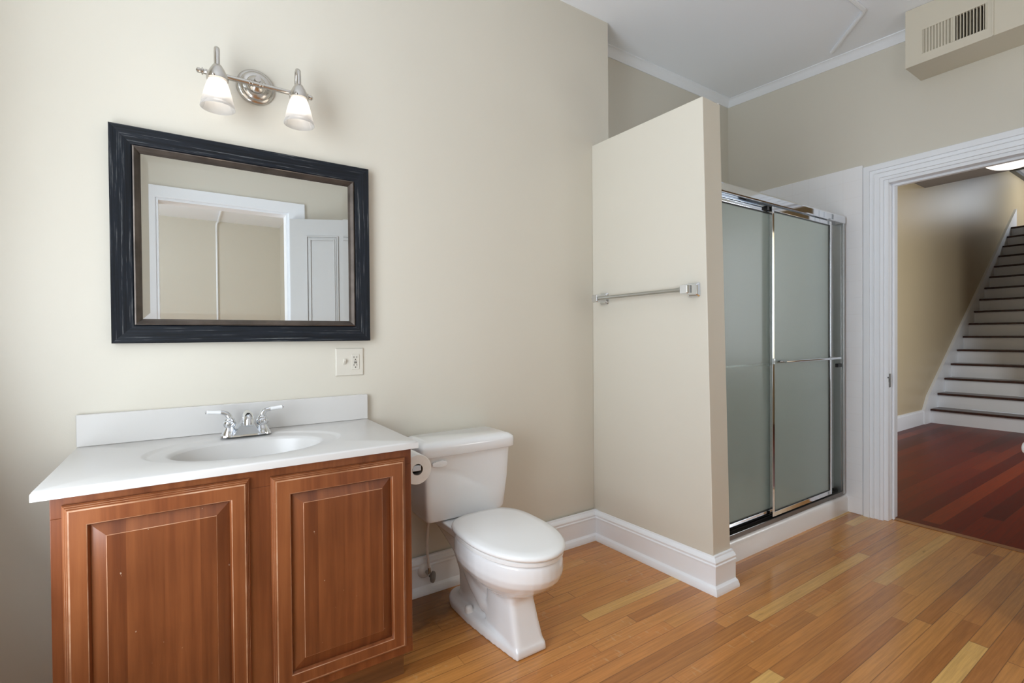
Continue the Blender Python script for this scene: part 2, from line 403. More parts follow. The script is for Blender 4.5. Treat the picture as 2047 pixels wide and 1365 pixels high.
# back room behind the mirrored doorway
struct('wall_back_room', B().box(-2.2, 1.9, -7.2, -6.95, 0, 3.1), 'paint', smooth=0)
struct('wall_back_room_right', B().box(1.60, 1.9, -6.95, -2.92, 0, 3.1), 'paint', smooth=0)
b = B().box(-2.2, -2.0, -6.95, -2.92, 2.7, 3.1).box(-2.2, -2.0, -6.95, -2.92, 0, 0.7).box(-2.2, -2.0, -3.2, -2.92, 0.7, 2.7).box(-2.2, -2.0, -6.95, -5.4, 0.7, 2.7)
struct('wall_back_room_left', b, 'paint', smooth=0)
# stair hall
struct('wall_hall_left', B().box(XB+0.14, 14.2, 0.205, 0.4, 0, 6.0), 'hallpaint', 'tan wall beside the stairs', 'wall', smooth=0)
struct('wall_hall_right', B().box(XB+0.14, 5.4, -2.8, -2.6, 0, 3.3).box(7.0, 8.5, -2.8, -2.6, 0, 3.3).box(5.4, 7.0, -2.8, -2.6, 0, 0.8).box(5.4, 7.0, -2.8, -2.6, 2.5, 3.3), 'hallpaint', smooth=0)
struct('wall_stair_right', B().box(8.45, 12.5, -1.15, -1.0, 0, 6.0).box(13.7, 14.2, -1.15, -1.0, 0, 6.0).box(12.5, 13.7, -1.15, -1.0, 0, 3.45).box(12.5, 13.7, -1.15, -1.0, 4.0, 6.0), 'hallpaint', smooth=0)
struct('wall_hall_end', B().box(8.45, 8.6, -2.6, -1.15, 0, 3.3), 'hallpaint', smooth=0)
struct('wall_stair_end', B().box(14.0, 14.2, -1.0, 0.205, 3.2, 6.0), 'hallpaint', smooth=0)
struct('ceiling_stair', B().box(8.1, 14.2, -1.15, 0.4, 5.9, 6.0), 'ceil', smooth=0)
struct('wall_stair_header', B().box(8.1, 8.26, -1.15, 0.205, 3.30, 5.9), 'hallpaint', smooth=0)
struct('ceiling_landing', B().box(12.36, 14.0, -1.0, 0.205, 4.04, 4.2), 'ceil', 'white landing ceiling at the top of the stairs', 'ceiling', smooth=0)
struct('trim_landing', B().box(12.30, 14.0, 0.14, 0.205, 3.985, 4.04).box(12.30, 12.36, -1.0, 0.14, 3.985, 4.2), 'grey')

# baseboards (out, height)
BASE = [(0, 0), (0.042, 0), (0.042, 0.012), (0.034, 0.028), (0.024, 0.034), (0.022, 0.036), (0.022, 0.118), (0.026, 0.121), (0.026, 0.126), (0.022, 0.130), (0.024, 0.140),
        (0.018, 0.150), (0.010, 0.155), (0.009, 0.162), (0, 0.164)]
pts = [(0.945, -0.012, 0), (2.272, -0.012, 0), (2.296, -0.765, 0), (2.43, -0.765, 0)]
outs = [(0, -1, 0), (-1, -1, 0), (-1, -1, 0), (0, -1, 0)]
struct('baseboard_back', B().sweep(pts, BASE, outs), 'trim', 'white moulded baseboard running from the toilet round the partition end', 'baseboard', smooth=30)
HB = [(0, 0), (0.02, 0), (0.02, 0.16), (0.012, 0.172), (0.012, 0.18), (0, 0.185)]
struct('baseboard_hall', B().sweep([(4.10, 0.205, 0), (8.16, 0.205, 0)], HB, [(0, -1, 0)]*2), 'trim', 'white baseboard along the hall wall', 'baseboard', smooth=30)
struct('baseboard_right', B().sweep([(XB, -1.87, 0), (XB, YF, 0)], BASE, [(-1, 0, 0)]*2), 'trim', smooth=30)
# crown moulding on recess wall and right wall
CR = [(0, 0), (0, -0.052), (0.006, -0.052), (0.010, -0.044), (0.014, -0.040), (0.020, -0.024), (0.034, -0.012), (0.040, -0.008), (0.046, -0.006), (0.046, 0)]
pts = [(2.404, 0.2, zc(0.2)), (XB, 0.2, zc(0.2)), (XB, -1.1, zc(-1.1))]
struct('trim_crown', B().sweep(pts, CR, [(0, -1, 0), (-1, -1, 0), (-1, 0, 0)]), 'trim', 'white crown moulding in the corner over the shower', 'moulding', smooth=30)

# door casing to hall (profile: distance from opening w, thickness)
def casing(name, side, x, y0, y1, zt, prof, label=None):
    """U-shaped casing on plane x (side -1 faces -x)"""
    sec = prof
    b = B(); rings = []
    for (yy, zz, dy, dz) in ((y0, 0, 1, 0), (y0, zt, 1, 1), (y1, zt, -1, 1), (y1, 0, -1, 0)):
        rings.append([Vector((x + side*tk, yy + dy*wd, zz + dz*wd)) for (wd, tk) in sec])
    b.loft(rings); return b
CAS = [(-0.004, 0), (-0.004, 0.014), (0.012, 0.016), (0.014, 0.022), (0.018, 0.022), (0.020, 0.016), (0.042, 0.017), (0.044, 0.024), (0.050, 0.024), (0.052, 0.018),
       (0.066, 0.019), (0.068, 0.027), (0.074, 0.028), (0.100, 0.026), (0.103, 0.022), (0.103, 0)]
b = casing('c', -1, XB, DY0+0.004, DY1-0.004, DZ+0.002, CAS)
o = struct('trim_doorway', b, 'trim', 'white stepped casing round the doorway to the hall', 'door casing', smooth=25)
b = B().box(XB-0.002, XB+0.142, DY0-0.022, DY0+0.002, 0, DZ).box(XB-0.002, XB+0.142, DY1-0.002, DY1+0.022, 0, DZ).box(XB-0.002, XB+0.142, DY1+0.022, DY0-0.022, DZ-0.022, DZ+0.002)
jm = place('jamb', b, 'trim', o, bevel=0.002)
b = B().box(XB+0.055, XB+0.07, DY0-0.034, DY0-0.022, 0, DZ-0.022).box(XB+0.055, XB+0.07, DY1+0.022, DY0-0.034, DZ-0.036, DZ-0.022)
place('door_stop', b, 'trim', o, bevel=0.002)
b = B().box(XB+0.006, XB+0.03, DY0-0.0245, DY0-0.0215, 0.835, 0.92).box(XB+0.002, XB+0.008, DY0-0.028, DY0-0.0215, 0.868, 0.888).box(XB-0.006, XB+0.006, DY0-0.027, DY0-0.018, 0.893, 0.902)
k = place('strike_plate', b, 'brass', o); k['label'] = 'small grey metal strike plate'
# door of that doorway, swung open against the room (only its knob reaches the picture)
ang = math.radians(-9.7)
def dp(u, v, z): return (XB-0.03 - u*math.cos(ang) - v*math.sin(ang), DY1-0.055 - u*math.sin(ang)*1.0 + v*math.cos(ang), z)
b = B()
def slabbox(b, u0, u1, v0, v1, z0, z1):
    b.hexa([dp(u0, v0, z0), dp(u1, v0, z0), dp(u1, v1, z0), dp(u0, v1, z0), dp(u0, v0, z1), dp(u1, v0, z1), dp(u1, v1, z1), dp(u0, v1, z1)])
slabbox(b, 0, 0.86, -0.035, 0, 0.012, 2.10)
for z0, z1 in ((0.2, 0.62), (0.9, 1.95)):
    for u0, u1 in ((0.12, 0.39), (0.47, 0.74)): slabbox(b, u0, u1, 0, 0.008, z0, z1)
o = struct('door_1', b, 'trim', 'white panelled bathroom door standing open at the right edge', 'door', bevel=0.003)
kd = Vector((math.sin(-ang), math.cos(ang), 0)); kb = Vector(dp(0.79, 0.0, 0.703))
b = B().lathe([(0.028, 0.0), (0.027, 0.006), (0.010, 0.010), (0.009, 0.030), (0.020, 0.036), (0.029, 0.046), (0.030, 0.056), (0.022, 0.066), (0.006, 0.070)], kb, kd, 24, (0, 0, 1))
k = place('door_knob', b, 'china', o, smooth=50); k['label'] = 'white porcelain door knob'

# window in the left wall (beside the camera)
for k, (WY0, WY1) in enumerate(WIN):
    xo, xi = XL-0.085, XL-0.06
    wt = struct('window_%d' % (k+1), B().box(xo, xi, WY0, WY1, WZ0, WZ0+0.05).box(xo, xi, WY0, WY1, WZ1-0.05, WZ1).box(xo, xi, WY0, WY0+0.05, WZ0+0.05, WZ1-0.05)
         .box(xo, xi, WY1-0.05, WY1, WZ0+0.05, WZ1-0.05).box(xo, xi, WY0+0.05, WY1-0.05, 1.70, 1.74), 'trim', bevel=0.003)
    place('window_pane', B().box(XL-0.075, XL-0.070, WY0+0.05, WY1-0.05, WZ0+0.05, 1.70).box(XL-0.075, XL-0.070, WY0+0.05, WY1-0.05, 1.74, WZ1-0.05), 'glass', wt, smooth=0)
    b = B().box(XL, XL+0.02, WY0-0.06, WY0, WZ0-0.02, WZ1+0.1).box(XL, XL+0.02, WY1, WY1+0.06, WZ0-0.02, WZ1+0.1).box(XL, XL+0.02, WY0, WY1, WZ1, WZ1+0.1).box(XL, XL+0.04, WY0-0.065, WY1+0.065, WZ0-0.05, WZ0-0.02)
    struct('trim_window', b, 'trim', bevel=0.003)

# casing and door on the opposite wall, seen in the mirror
b = B()
sec = [(0, 0), (0, 0.018), (0.01, 0.022), (0.10, 0.022), (0.135, 0.026), (0.14, 0.02), (0.14, 0)]
rings = []
for (xx, zz, dx, dz) in ((OX0, 0, -1, 0), (OX0, OZ, -1, 0.68), (OX1, OZ, 1, 0.68), (OX1, 0, 1, 0)):
    rings.append([Vector((xx + dx*wd, YF + tk, zz + dz*wd)) for (wd, tk) in sec])
b.loft(rings)
b.box(OX0-0.001, OX0+0.018, YF-0.14, YF+0.002, 0, OZ).box(OX1-0.018, OX1+0.001, YF-0.14, YF+0.002, 0, OZ).box(OX0+0.018, OX1-0.018, YF-0.14, YF+0.002, OZ-0.018, OZ+0.001)
struct('trim_doorway_back', b, 'trim', 'wide white casing of the doorway reflected in the mirror', 'door casing', smooth=25)
ang2 = math.radians(25)
hx, hy = OX1+0.015, YF+0.045
def ep(u, v, z): return (hx + u*math.cos(ang2) - v*math.sin(ang2), hy + u*math.sin(ang2) + v*math.cos(ang2), z)
b = B()
def eb(u0, u1, v0, v1, z0, z1):
    b.hexa([ep(u0, v0, z0), ep(u1, v0, z0), ep(u1, v1, z0), ep(u0, v1, z0), ep(u0, v0, z1), ep(u1, v0, z1), ep(u1, v1, z1), ep(u0, v1, z1)])
eb(0, 0.96, 0, 0.04, 0.012, 2.25)
for z0, z1 in ((0.25, 0.85), (1.05, 2.10)):
    for u0, u1 in ((0.14, 0.42), (0.56, 0.84)):
        for k, (q, h) in enumerate(((0.0, 0.012), (0.018, 0.006), (0.03, 0.011))):
            eb(u0+q, u0+q+0.012, 0.04, 0.04+h, z0+q, z1-q); eb(u1-q-0.012, u1-q, 0.04, 0.04+h, z0+q, z1-q)
            eb(u0+q+0.012, u1-q-0.012, 0.04, 0.04+h, z0+q, z0+q+0.012); eb(u0+q+0.012, u1-q-0.012, 0.04, 0.04+h, z1-q-0.012, z1-q)
struct('door_2', b, 'doorpaint', 'white panelled door reflected in the mirror', 'door', bevel=0.0015)
# raceway in the back room
pts = [(0.69, -6.935, 0.02), (0.69, -6.935, 2.94), (0.695, -6.92, 2.99), (0.71, -6.88, 3.015), (0.72, -5.6, 3.015)]
tag(place('wire_raceway', B().tube(pts, 0.014, 8), 'trim'), 'thin white conduit up the wall seen in the mirror', 'conduit')

# ------------------------------------------------------------------ soffit duct with register, upper right
R0 = (3.69, -1.035, 2.66)
sf = thing('duct_soffit', (3.81, -1.6, 2.66), 'beige boxed duct with a vent grille under the ceiling, above the doorway', 'duct')
def topz(y): return zc(y)-0.002
gx = 3.69
gy = [(-1.114, -1.232), (-1.250, -1.366)]; gz0, gz1 = 2.708, 2.838
b = B()
# front face with grille cut-outs: built as boards around the two openings
def fb(y0, y1, z0, z1): b.box(gx, gx+0.016, y0, y1, z0, z1)
yL, yR = -1.035, -2.6
b.hexa([(gx, yL, gz1), (gx, yR, gz1), (gx+0.016, yR, gz1), (gx+0.016, yL, gz1), (gx, yL, topz(yL)), (gx, yR, topz(yR)), (gx+0.016, yR, topz(yR)), (gx+0.016, yL, topz(yL))])
fb(yR, yL, 2.66, gz0)
fb(gy[0][0], yL, gz0, gz1); fb(gy[1][0], gy[0][1], gz0, gz1); fb(yR, gy[1][1], gz0, gz1)
b.box(gx+0.016, XB-0.001, yR, yL, 2.66, 2.676)
b.hexa([(gx+0.016, yL-0.016, 2.676), (XB-0.001, yL-0.016, 2.676), (XB-0.001, yL, 2.676), (gx+0.016, yL, 2.676),
        (gx+0.016, yL-0.016, topz(yL)), (XB-0.001, yL-0.016, topz(yL)), (XB-0.001, yL, topz(yL)), (gx+0.016, yL, topz(yL))])
place('duct_box', b, 'ductpaint', sf, bevel=0.0)
b = B(); b.box(gx-0.006, gx, -1.398, -1.392, 2.66, topz(-1.4)-0.002)
place('seam_strip', b, 'ductpaint', sf)
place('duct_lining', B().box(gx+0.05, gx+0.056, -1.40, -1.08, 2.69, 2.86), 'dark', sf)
for gi, (y0, y1) in enumerate(gy):
    b = B()
    b.box(gx-0.003, gx+0.004, y1-0.006, y1, gz0, gz1).box(gx-0.003, gx+0.004, y0, y0+0.006, gz0, gz1)
    n = 9
    for k in range(n):
        yc = y0 + (y1-y0)*(k+0.5)/n
        tilt = -0.0062 if gi == 0 else -0.0005
        wd = 0.0062 if gi == 0 else 0.0036
        b.hexa([(gx+0.002, yc-tilt-wd*0.5, gz0), (gx+0.02, yc+tilt-wd*0.5, gz0), (gx+0.02, yc+tilt+wd*0.5, gz0), (gx+0.002, yc-tilt+wd*0.5, gz0),
                (gx+0.002, yc-tilt-wd*0.5, gz1), (gx+0.02, yc+tilt-wd*0.5, gz1), (gx+0.02, yc+tilt+wd*0.5, gz1), (gx+0.002, yc-tilt+wd*0.5, gz1)])
    o = place('vent_grille', b, 'grille', sf, smooth=0)
    o['label'] = 'grille bank with closed slats' if gi == 0 else 'grille bank with dark open slots'

# raceway on the bathroom ceiling
def cz(x, y): return (x, y, zc(y)-0.009)
pts = [cz(3.79, -0.615), cz(3.49, -0.905), cz(3.47, -0.916), cz(3.44, -0.918), cz(2.6, -0.915)]
tag(place('ceiling_raceway', B().tube(pts, 0.0115, 10), 'trim'), 'white painted conduit bending across the bathroom ceiling', 'conduit')

# ------------------------------------------------------------------ staircase
st = thing('staircase', (8.36, -0.4, 0), 'white staircase with dark red treads rising beyond the doorway', 'stairs')
rise, run, x0 = 0.1875, 0.2585, 8.375
SY0, SY1 = -0.995, 0.172
for k in range(16):
    xr = x0 + run*k; z1 = rise*(k+1)
    place('riser', B().box(xr, xr+0.02, SY0, SY1, rise*k+ (0 if k == 0 else 0.0), z1-0.026), 'trim', st, smooth=0)
    b = B().box(xr-0.03, xr+run+0.0, SY0, SY1, z1-0.026, z1)
    place('tread', b, 'tread', st, bevel=0.008, seg=2)
place('stair_skirt', B().add([(8.16, 0.173, 0), (8.16, 0.173, 0.19), (8.30, 0.173, 0.36), (12.62, 0.173, 3.37), (12.62, 0.173, 3.0), (8.42, 0.173, 0.0),
                              (8.16, 0.204, 0), (8.16, 0.204, 0.19), (8.30, 0.204, 0.36), (12.62, 0.204, 3.37), (12.62, 0.204, 3.0), (8.42, 0.204, 0.0)],
       [(0, 1, 2, 5), (2, 3, 4, 5), (6, 11, 8, 7), (8, 11, 10, 9), (0, 6, 7, 1), (1, 7, 8, 2), (2, 8, 9, 3), (3, 9, 10, 4), (4, 10, 11, 5), (5, 11, 6, 0)]), 'trim', st, smooth=0)
struct('floor_landing', B().box(x0+run*16, 14.0, -1.0, 0.2, 2.90, 3.0), 'redfloor', smooth=0)

# hall ceiling light
hl = thing('hall_ceiling_light', (7.62, -0.72, 2.94), 'flush white dome ceiling light glowing in the hall', 'ceiling light')
place('light_base', B().lathe([(0.24, 0.0), (0.25, 0.012), (0.25, 0.03)], (7.62, -0.72, 3.015), seg=40), 'nickel', hl)
place('glass_dome', B().lathe([(0.01, -0.10), (0.08, -0.095), (0.15, -0.075), (0.20, -0.045), (0.232, -0.01), (0.236, 0.0)], (7.62, -0.72, 3.015), seg=40), 'diffuser', hl)

# ------------------------------------------------------------------ shower
YS = -0.645
sp = tag(place('shower_pan', B(), 'seat') if False else thing('shower_pan', (3.18, -0.2, 0), 'white shower base with a rounded front curb below the glass doors', 'shower base'), 'white shower base with a rounded front curb below the glass doors', 'shower base')
prof = [(YS-0.012, 0.0), (YS-0.012, 0.085), (YS-0.008, 0.100), (YS+0.002, 0.112), (YS+0.018, 0.118), (YS+0.09, 0.118), (YS+0.10, 0.10), (YS+0.10, 0.0)]
b = B().loft([[Vector((x, y, z)) for (y, z) in prof] for x in (2.433, 3.911)])
place('curb', b, 'seat', sp, smooth=40)
place('pan_floor', B().box(2.446, 3.911, YS+0.10, 0.185, 0, 0.05), 'seat', sp, smooth=0)

sd = thing('sliding_shower_door', (3.15, YS, 0.118), 'chrome framed sliding shower door with two frosted glass panels', 'shower door')
XJ0, XJ1 = 2.443, 3.882
ZH0, ZH1 = 1.888, 1.936
b = B()
pr_ = [(YS-0.008, ZH0), (YS-0.012, ZH0+0.006), (YS-0.012, ZH1-0.010), (YS-0.006, ZH1), (YS+0.05, ZH1), (YS+0.055, ZH1-0.006), (YS+0.055, ZH0), (YS+0.048, ZH0), (YS+0.048, ZH1-0.012), (YS-0.003, ZH1-0.012), (YS-0.003, ZH0)]
b.loft([[Vector((x, y, z)) for (y, z) in pr_] for x in (XJ0, XJ1)])
place('header_rail', b, 'chrome', sd, bevel=0.0015, smooth=25)
b = B().box(XJ0, XJ1, YS-0.006, YS+0.055, 0.118, 0.124).box(XJ0, XJ1, YS-0.006, YS-0.002, 0.124, 0.142).box(XJ0, XJ1, YS+0.022, YS+0.026, 0.124, 0.146).box(XJ0, XJ1, YS+0.05, YS+0.055, 0.124, 0.15)
place('bottom_track', b, 'track', sd, smooth=0)
for xa in (XJ0, XJ1-0.026):
    b = B().box(xa, xa+0.026, YS+0.002, YS+0.05, 0.124, ZH0)
    if xa > 3: b.box(xa+0.004, xa+0.026, YS-0.008, YS+0.002, 0.124, ZH0)
    place('side_jamb', b, 'satin', sd, bevel=0.002)
def panel(x0, x1, y, z0, z1, handle_y, frame):
    """one sliding panel: frame of stiles and rails, black gasket, frosted pane, towel bar"""
    b = B(); w = 0.021
    b.box(x0, x0+w, y-0.009, y+0.009, z0, z1).box(x1-w, x1, y-0.009, y+0.009, z0, z1)
    b.box(x0+w, x1-w, y-0.009, y+0.009, z1-0.024, z1).box(x0+w, x1-w, y-0.009, y+0.009, z0, z0+0.026)
    o = place('panel_frame', b, 'chrome', sd, bevel=0.002)
    b = B(); g = 0.004
    for (a0, a1, c0, c1) in ((x0+w, x0+w+g, z0+0.026, z1-0.024), (x1-w-g, x1-w, z0+0.026, z1-0.024), (x0+w+g, x1-w-g, z0+0.026, z0+0.03), (x0+w+g, x1-w-g, z1-0.028, z1-0.024)):
        b.box(a0, a1, y-0.007, y+0.007, c0, c1)
    place('gasket', b, 'rubber', o, smooth=0)
    place('frosted_pane', B().box(x0+w+g, x1-w-g, y-0.003, y+0.003, z0+0.03, z1-0.028), 'frost', sd, smooth=0)
    return o
P1 = panel(3.020, 3.722, YS+0.010, 0.148, 1.884, None, None)
P2 = panel(2.470, 3.085, YS+0.037, 0.152, 1.880, None, None)
# outer towel bar on the near panel
zb = 1.018; yb = YS-0.042
b = B().tube([(3.075, yb, zb), (3.735, yb, zb)], 0.0075, 12)
hb = place('outer_towel_bar', b, 'chrome', sd)
for xx in (3.085, 3.713):
    place('bar_post', B().tube([(xx, YS+0.008, zb), (xx, yb, zb)], [0.010, 0.006], 12), 'chrome', hb)
b = B().tube([(2.48, YS+0.085, zb-0.02), (3.075, YS+0.085, zb-0.02)], 0.0075, 12)
hb2 = place('inner_towel_bar', b, 'chrome', sd)
for xx in (2.482, 3.073):
    place('bar_post', B().tube([(xx, YS+0.037, zb-0.02), (xx, YS+0.085, zb-0.02)], [0.008, 0.006], 12), 'chrome', hb2)
place('bumper', B().box(3.80, 3.854, YS-0.002, YS+0.016, 0.955, 0.978), 'rubber', sd, bevel=0.002)
place('guide_clip', B().box(3.018, 3.036, YS-0.006, YS+0.001, 1.004, 1.036), 'satin', sd, bevel=0.002)
b = B().box(2.56, 3.0, YS+0.022, YS+0.026, 1.858, 1.888)
place('roller_bracket', B().box(2.99, 3.012, YS+0.012, YS+0.045, 1.862, 1.886), 'rubber', sd)

# ------------------------------------------------------------------ towel bar on partition
tb = thing('towel_bar', (2.25, -0.4, 1.377), 'chrome towel bar screwed to the beige partition wall', 'towel bar')
def xp(y, z):   # face of the leaning partition
    f = -y/0.765; zz = z/2.23
    return 2.27 + f*(0.024*(1-zz) - 0.048*zz)
zt = 1.378
for y in (-0.105, -0.70):
    xf = xp(y, zt)
    b = B()
    s1, s2 = 0.026, 0.017
    rings = []
    for (d, s_) in ((0.0, 0.033), (0.007, 0.033), (0.012, 0.029), (0.018, 0.023), (0.050, 0.0215), (0.076, 0.0215), (0.083, 0.019)):
        r = s_
        ring = []
        for (a, c) in ((-1, -0.82), (-0.82, -1), (0.82, -1), (1, -0.82), (1, 0.82), (0.82, 1), (-0.82, 1), (-1, 0.82)):
            ring.append(Vector((xf-d, y+a*r, zt+c*r)))
        rings.append(ring)
    b.loft(rings)
    place('bracket_post', b, 'chrome', tb, smooth=20, bevel=0.001)
xa, xb2 = xp(-0.105, zt)-0.066, xp(-0.70, zt)-0.066
b = B().tube([(xa, -0.078, zt), (xa, -0.087, zt), (xa, -0.093, zt), (xa+(xb2-xa)*0.9, -0.64, zt), (xb2, -0.668, zt), (xb2, -0.69, zt)], [0.011, 0.0125, 0.0095, 0.0095, 0.0115, 0.0135], 16)
place('bar', b, 'satin', tb)

# ------------------------------------------------------------------ vanity cabinet
vc = thing('vanity_cabinet', (0.48, -0.27, 0), 'cherry stained vanity cabinet with two raised panel doors', 'cabinet')
CX0, CX1, CY, CZ0, CZ1 = 0.028, 0.93, -0.543, 0.105, 0.799
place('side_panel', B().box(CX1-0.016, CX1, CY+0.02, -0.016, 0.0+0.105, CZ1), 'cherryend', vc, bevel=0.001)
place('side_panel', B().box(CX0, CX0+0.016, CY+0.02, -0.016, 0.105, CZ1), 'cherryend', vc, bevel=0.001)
place('cabinet_floor', B().box(CX0+0.016, CX1-0.016, CY+0.02, -0.016, 0.105, 0.122), 'cherry', vc, smooth=0)
place('toe_kick', B().box(CX0+0.01, CX1-0.012, CY+0.055, CY+0.07, 0.0, 0.105).box(CX1-0.028, CX1-0.012, CY+0.07, -0.016, 0, 0.105).box(CX0+0.01, CX0+0.026, CY+0.07, -0.016, 0, 0.105), 'toekick', vc, smooth=0)
b = B().box(CX0, CX1, CY, CY+0.02, CZ1-0.055, CZ1).box(CX0, CX1, CY, CY+0.02, CZ0, CZ0+0.05)
for (a, c) in ((CX0, CX0+0.04), (0.43, 0.515), (CX1-0.04, CX1)): b.box(a, c, CY, CY+0.02, CZ0+0.05, CZ1-0.055)
place('face_frame', b, 'cherry', vc, bevel=0.0015)
def vdoor(x0, x1, z0, z1, po, fo):
    """po: panel opening (x0,x1,z0,z1); fo: raised field"""
    y = CY - 0.001
    def rect(a0, a1, c0, c1, d): return [Vector((a0, y-d, c0)), Vector((a1, y-d, c0)), Vector((a1, y-d, c1)), Vector((a0, y-d, c1))]
    def inset(q, d): return rect(x0+q, x1-q, z0+q, z1-q, d)
    b = B()
    R = [inset(0, 0), inset(0, 0.006), inset(0.0035, 0.0105), inset(0.0042, 0.0105), inset(0.0075, 0.0145), inset(0.0083, 0.0145), inset(0.0115, 0.0190), inset(0.015, 0.0195)]
    wornk = {2, 4, 6}
    for k in range(len(R)-1):
        b.loft([R[k], R[k+1]], k == 0, False, 1 if k in wornk else 0)
    a0, a1, c0, c1 = po
    op = lambda q, d: rect(a0+q, a1-q, c0+q, c1-q, d)
    b.loft([R[-1], op(-0.004, 0.0195)], False, False, 0)
    b.loft([op(-0.004, 0.0195), op(-0.0022, 0.0185)], False, False, 1)
    b.loft([op(-0.0022, 0.0185), op(0.002, 0.009)], False, False, 0)
    d = place('door', b, ['cherry', 'worn'], vc, smooth=0)
    f0, f1, g0, g1 = fo
    b = B()
    b.loft([op(-0.004, 0.006), op(0.003, 0.008)], True, False, 0)
    b.loft([op(0.003, 0.008), rect(f0-0.0015, f1+0.0015, g0-0.0015, g1+0.0015, 0.0185)], False, False, 0)
    b.loft([rect(f0-0.0015, f1+0.0015, g0-0.0015, g1+0.0015, 0.0185), rect(f0, f1, g0, g1, 0.0195)], False, False, 1)
    b.add(rect(f0, f1, g0, g1, 0.0195), [(0, 1, 2, 3)], 0)
    place('raised_panel', b, ['cherrypanel', 'worn'], d, smooth=0)
vdoor(0.050, 0.446, 0.135, 0.776, (0.100, 0.398, 0.184, 0.723), (0.134, 0.364, 0.222, 0.690))
vdoor(0.499, 0.906, 0.135, 0.770, (0.552, 0.855, 0.184, 0.713), (0.586, 0.822, 0.222, 0.682))

# ------------------------------------------------------------------ vanity top with basin
vt = thing('washbasin', (0.4725, -0.287, 0.800), 'white one piece vanity top with oval basin and backsplash on the cherry cabinet', 'sink')
TX0, TX1, TY0, TY1, TZ, TZ0 = 0.0, 0.945, -0.574, -0.002, 0.823, 0.800
bcx, bcy = 0.472, -0.288
angs = sorted(set([2*PI*k/96 for k in range(96)] + [math.atan2(y-bcy, x-bcx) % (2*PI) for x in (TX0, TX1) for y in (TY0, TY1)]))
def rectpt(q, ins, z):
    c, s_ = math.cos(q), math.sin(q); ts = []
    if c > 1e-9: ts.append((TX1-ins-bcx)/c)
    if c < -1e-9: ts.append((TX0+ins-bcx)/c)
    if s_ > 1e-9: ts.append((TY1-ins-bcy)/s_)
    if s_ < -1e-9: ts.append((TY0+ins-bcy)/s_)
    t_ = min(ts); return Vector((bcx+c*t_, bcy+s_*t_, z))
def ell(a, b_, z): return [Vector((bcx+a*math.cos(q), bcy-0.005+b_*math.sin(q), z)) for q in angs]
rings = [[rectpt(q, 0.03, TZ0) for q in angs], [rectpt(q, 0, TZ0) for q in angs], [rectpt(q, 0, TZ-0.006) for q in angs], [rectpt(q, 0.0015, TZ-0.002) for q in angs], [rectpt(q, 0.006, TZ) for q in angs],
         ell(0.290, 0.203, TZ), ell(0.284, 0.198, TZ-0.001), ell(0.277, 0.192, TZ-0.005), ell(0.268, 0.185, TZ-0.0065), ell(0.230, 0.160, TZ-0.0085), ell(0.222, 0.154, TZ-0.011), ell(0.216, 0.149, TZ-0.018)]
place('counter_slab', B().loft(rings, False, False), 'marble', vt, smooth=50)
rings = [ell(0.216, 0.149, TZ-0.018), ell(0.208, 0.143, TZ-0.04), ell(0.195, 0.133, TZ-0.075), ell(0.165, 0.110, TZ-0.11), ell(0.11, 0.075, TZ-0.132), ell(0.03, 0.024, TZ-0.14)]
bo = place('basin', B().loft(rings, False, True), 'marble', vt, smooth=60)
place('drain', B().lathe([(0.024, 0), (0.022, 0.003), (0.008, 0.0035)], (bcx, bcy-0.005, TZ-0.139), seg=24), 'chrome', bo)
place('backsplash', B().box(TX0, TX1, -0.022, -0.002, TZ, 0.928), 'marble', vt, bevel=0.003)

# ------------------------------------------------------------------ faucet
fc = thing('faucet', (0.477, -0.105, TZ), 'chrome two handle centerset faucet with white porcelain levers', 'faucet')
fy = -0.105
b = B()
def rr(cx, cy, hx, hy, z, n=10):
    out = []
    for k in range(4*n):
        q = 2*PI*k/(4*n); c, s_ = math.cos(q), math.sin(q)
        out.append(Vector((cx+hx*(abs(c)**0.55)*(1 if c >= 0 else -1), cy+hy*(abs(s_)**0.55)*(1 if s_ >= 0 else -1), z)))
    return out
b.loft([rr(0.477, fy, 0.082, 0.028, TZ), rr(0.477, fy, 0.081, 0.027, TZ+0.006), rr(0.477, fy, 0.074, 0.022, TZ+0.010)])
base = place('faucet_base', b, 'chrome', fc, smooth=40)
for sgn, cx in ((-1, 0.425), (1, 0.529)):
    b = B().lathe([(0.027, 0.0), (0.026, 0.006), (0.018, 0.022), (0.015, 0.028), (0.019, 0.034), (0.0215, 0.042), (0.020, 0.050), (0.0165, 0.053), (0.0170, 0.056), (0.0150, 0.060), (0.010, 0.064)], (cx, fy, TZ+0.004), seg=24)
    b.tube([(cx, fy, TZ+0.062), (cx+sgn*0.002, fy, TZ+0.072), (cx+sgn*0.008, fy, TZ+0.081), (cx+sgn*0.018, fy, TZ+0.086), (cx+sgn*0.026, fy, TZ+0.087)], [0.0115, 0.0105, 0.0090, 0.0080, 0.0085], 14)
    hd = place('handle', b, 'chrome', fc, smooth=50)
    z0 = TZ+0.087; x1 = cx+sgn*0.026
    place('lever', B().lathe([(0.0068, 0), (0.0075, 0.004), (0.0062, 0.02), (0.0072, 0.036), (0.0078, 0.041), (0.005, 0.044)], (x1, fy, z0), (sgn, 0, 0.10), 16, (0, 1, 0)), 'china', hd)['label'] = 'white porcelain lever'
    place('lever_tip', B().lathe([(0.006, 0), (0.006, 0.003), (0.002, 0.005)], (x1+sgn*0.0435, fy, z0+0.0043), (sgn, 0, 0.1), 14, (0, 1, 0)), 'chrome', hd)
b = B()
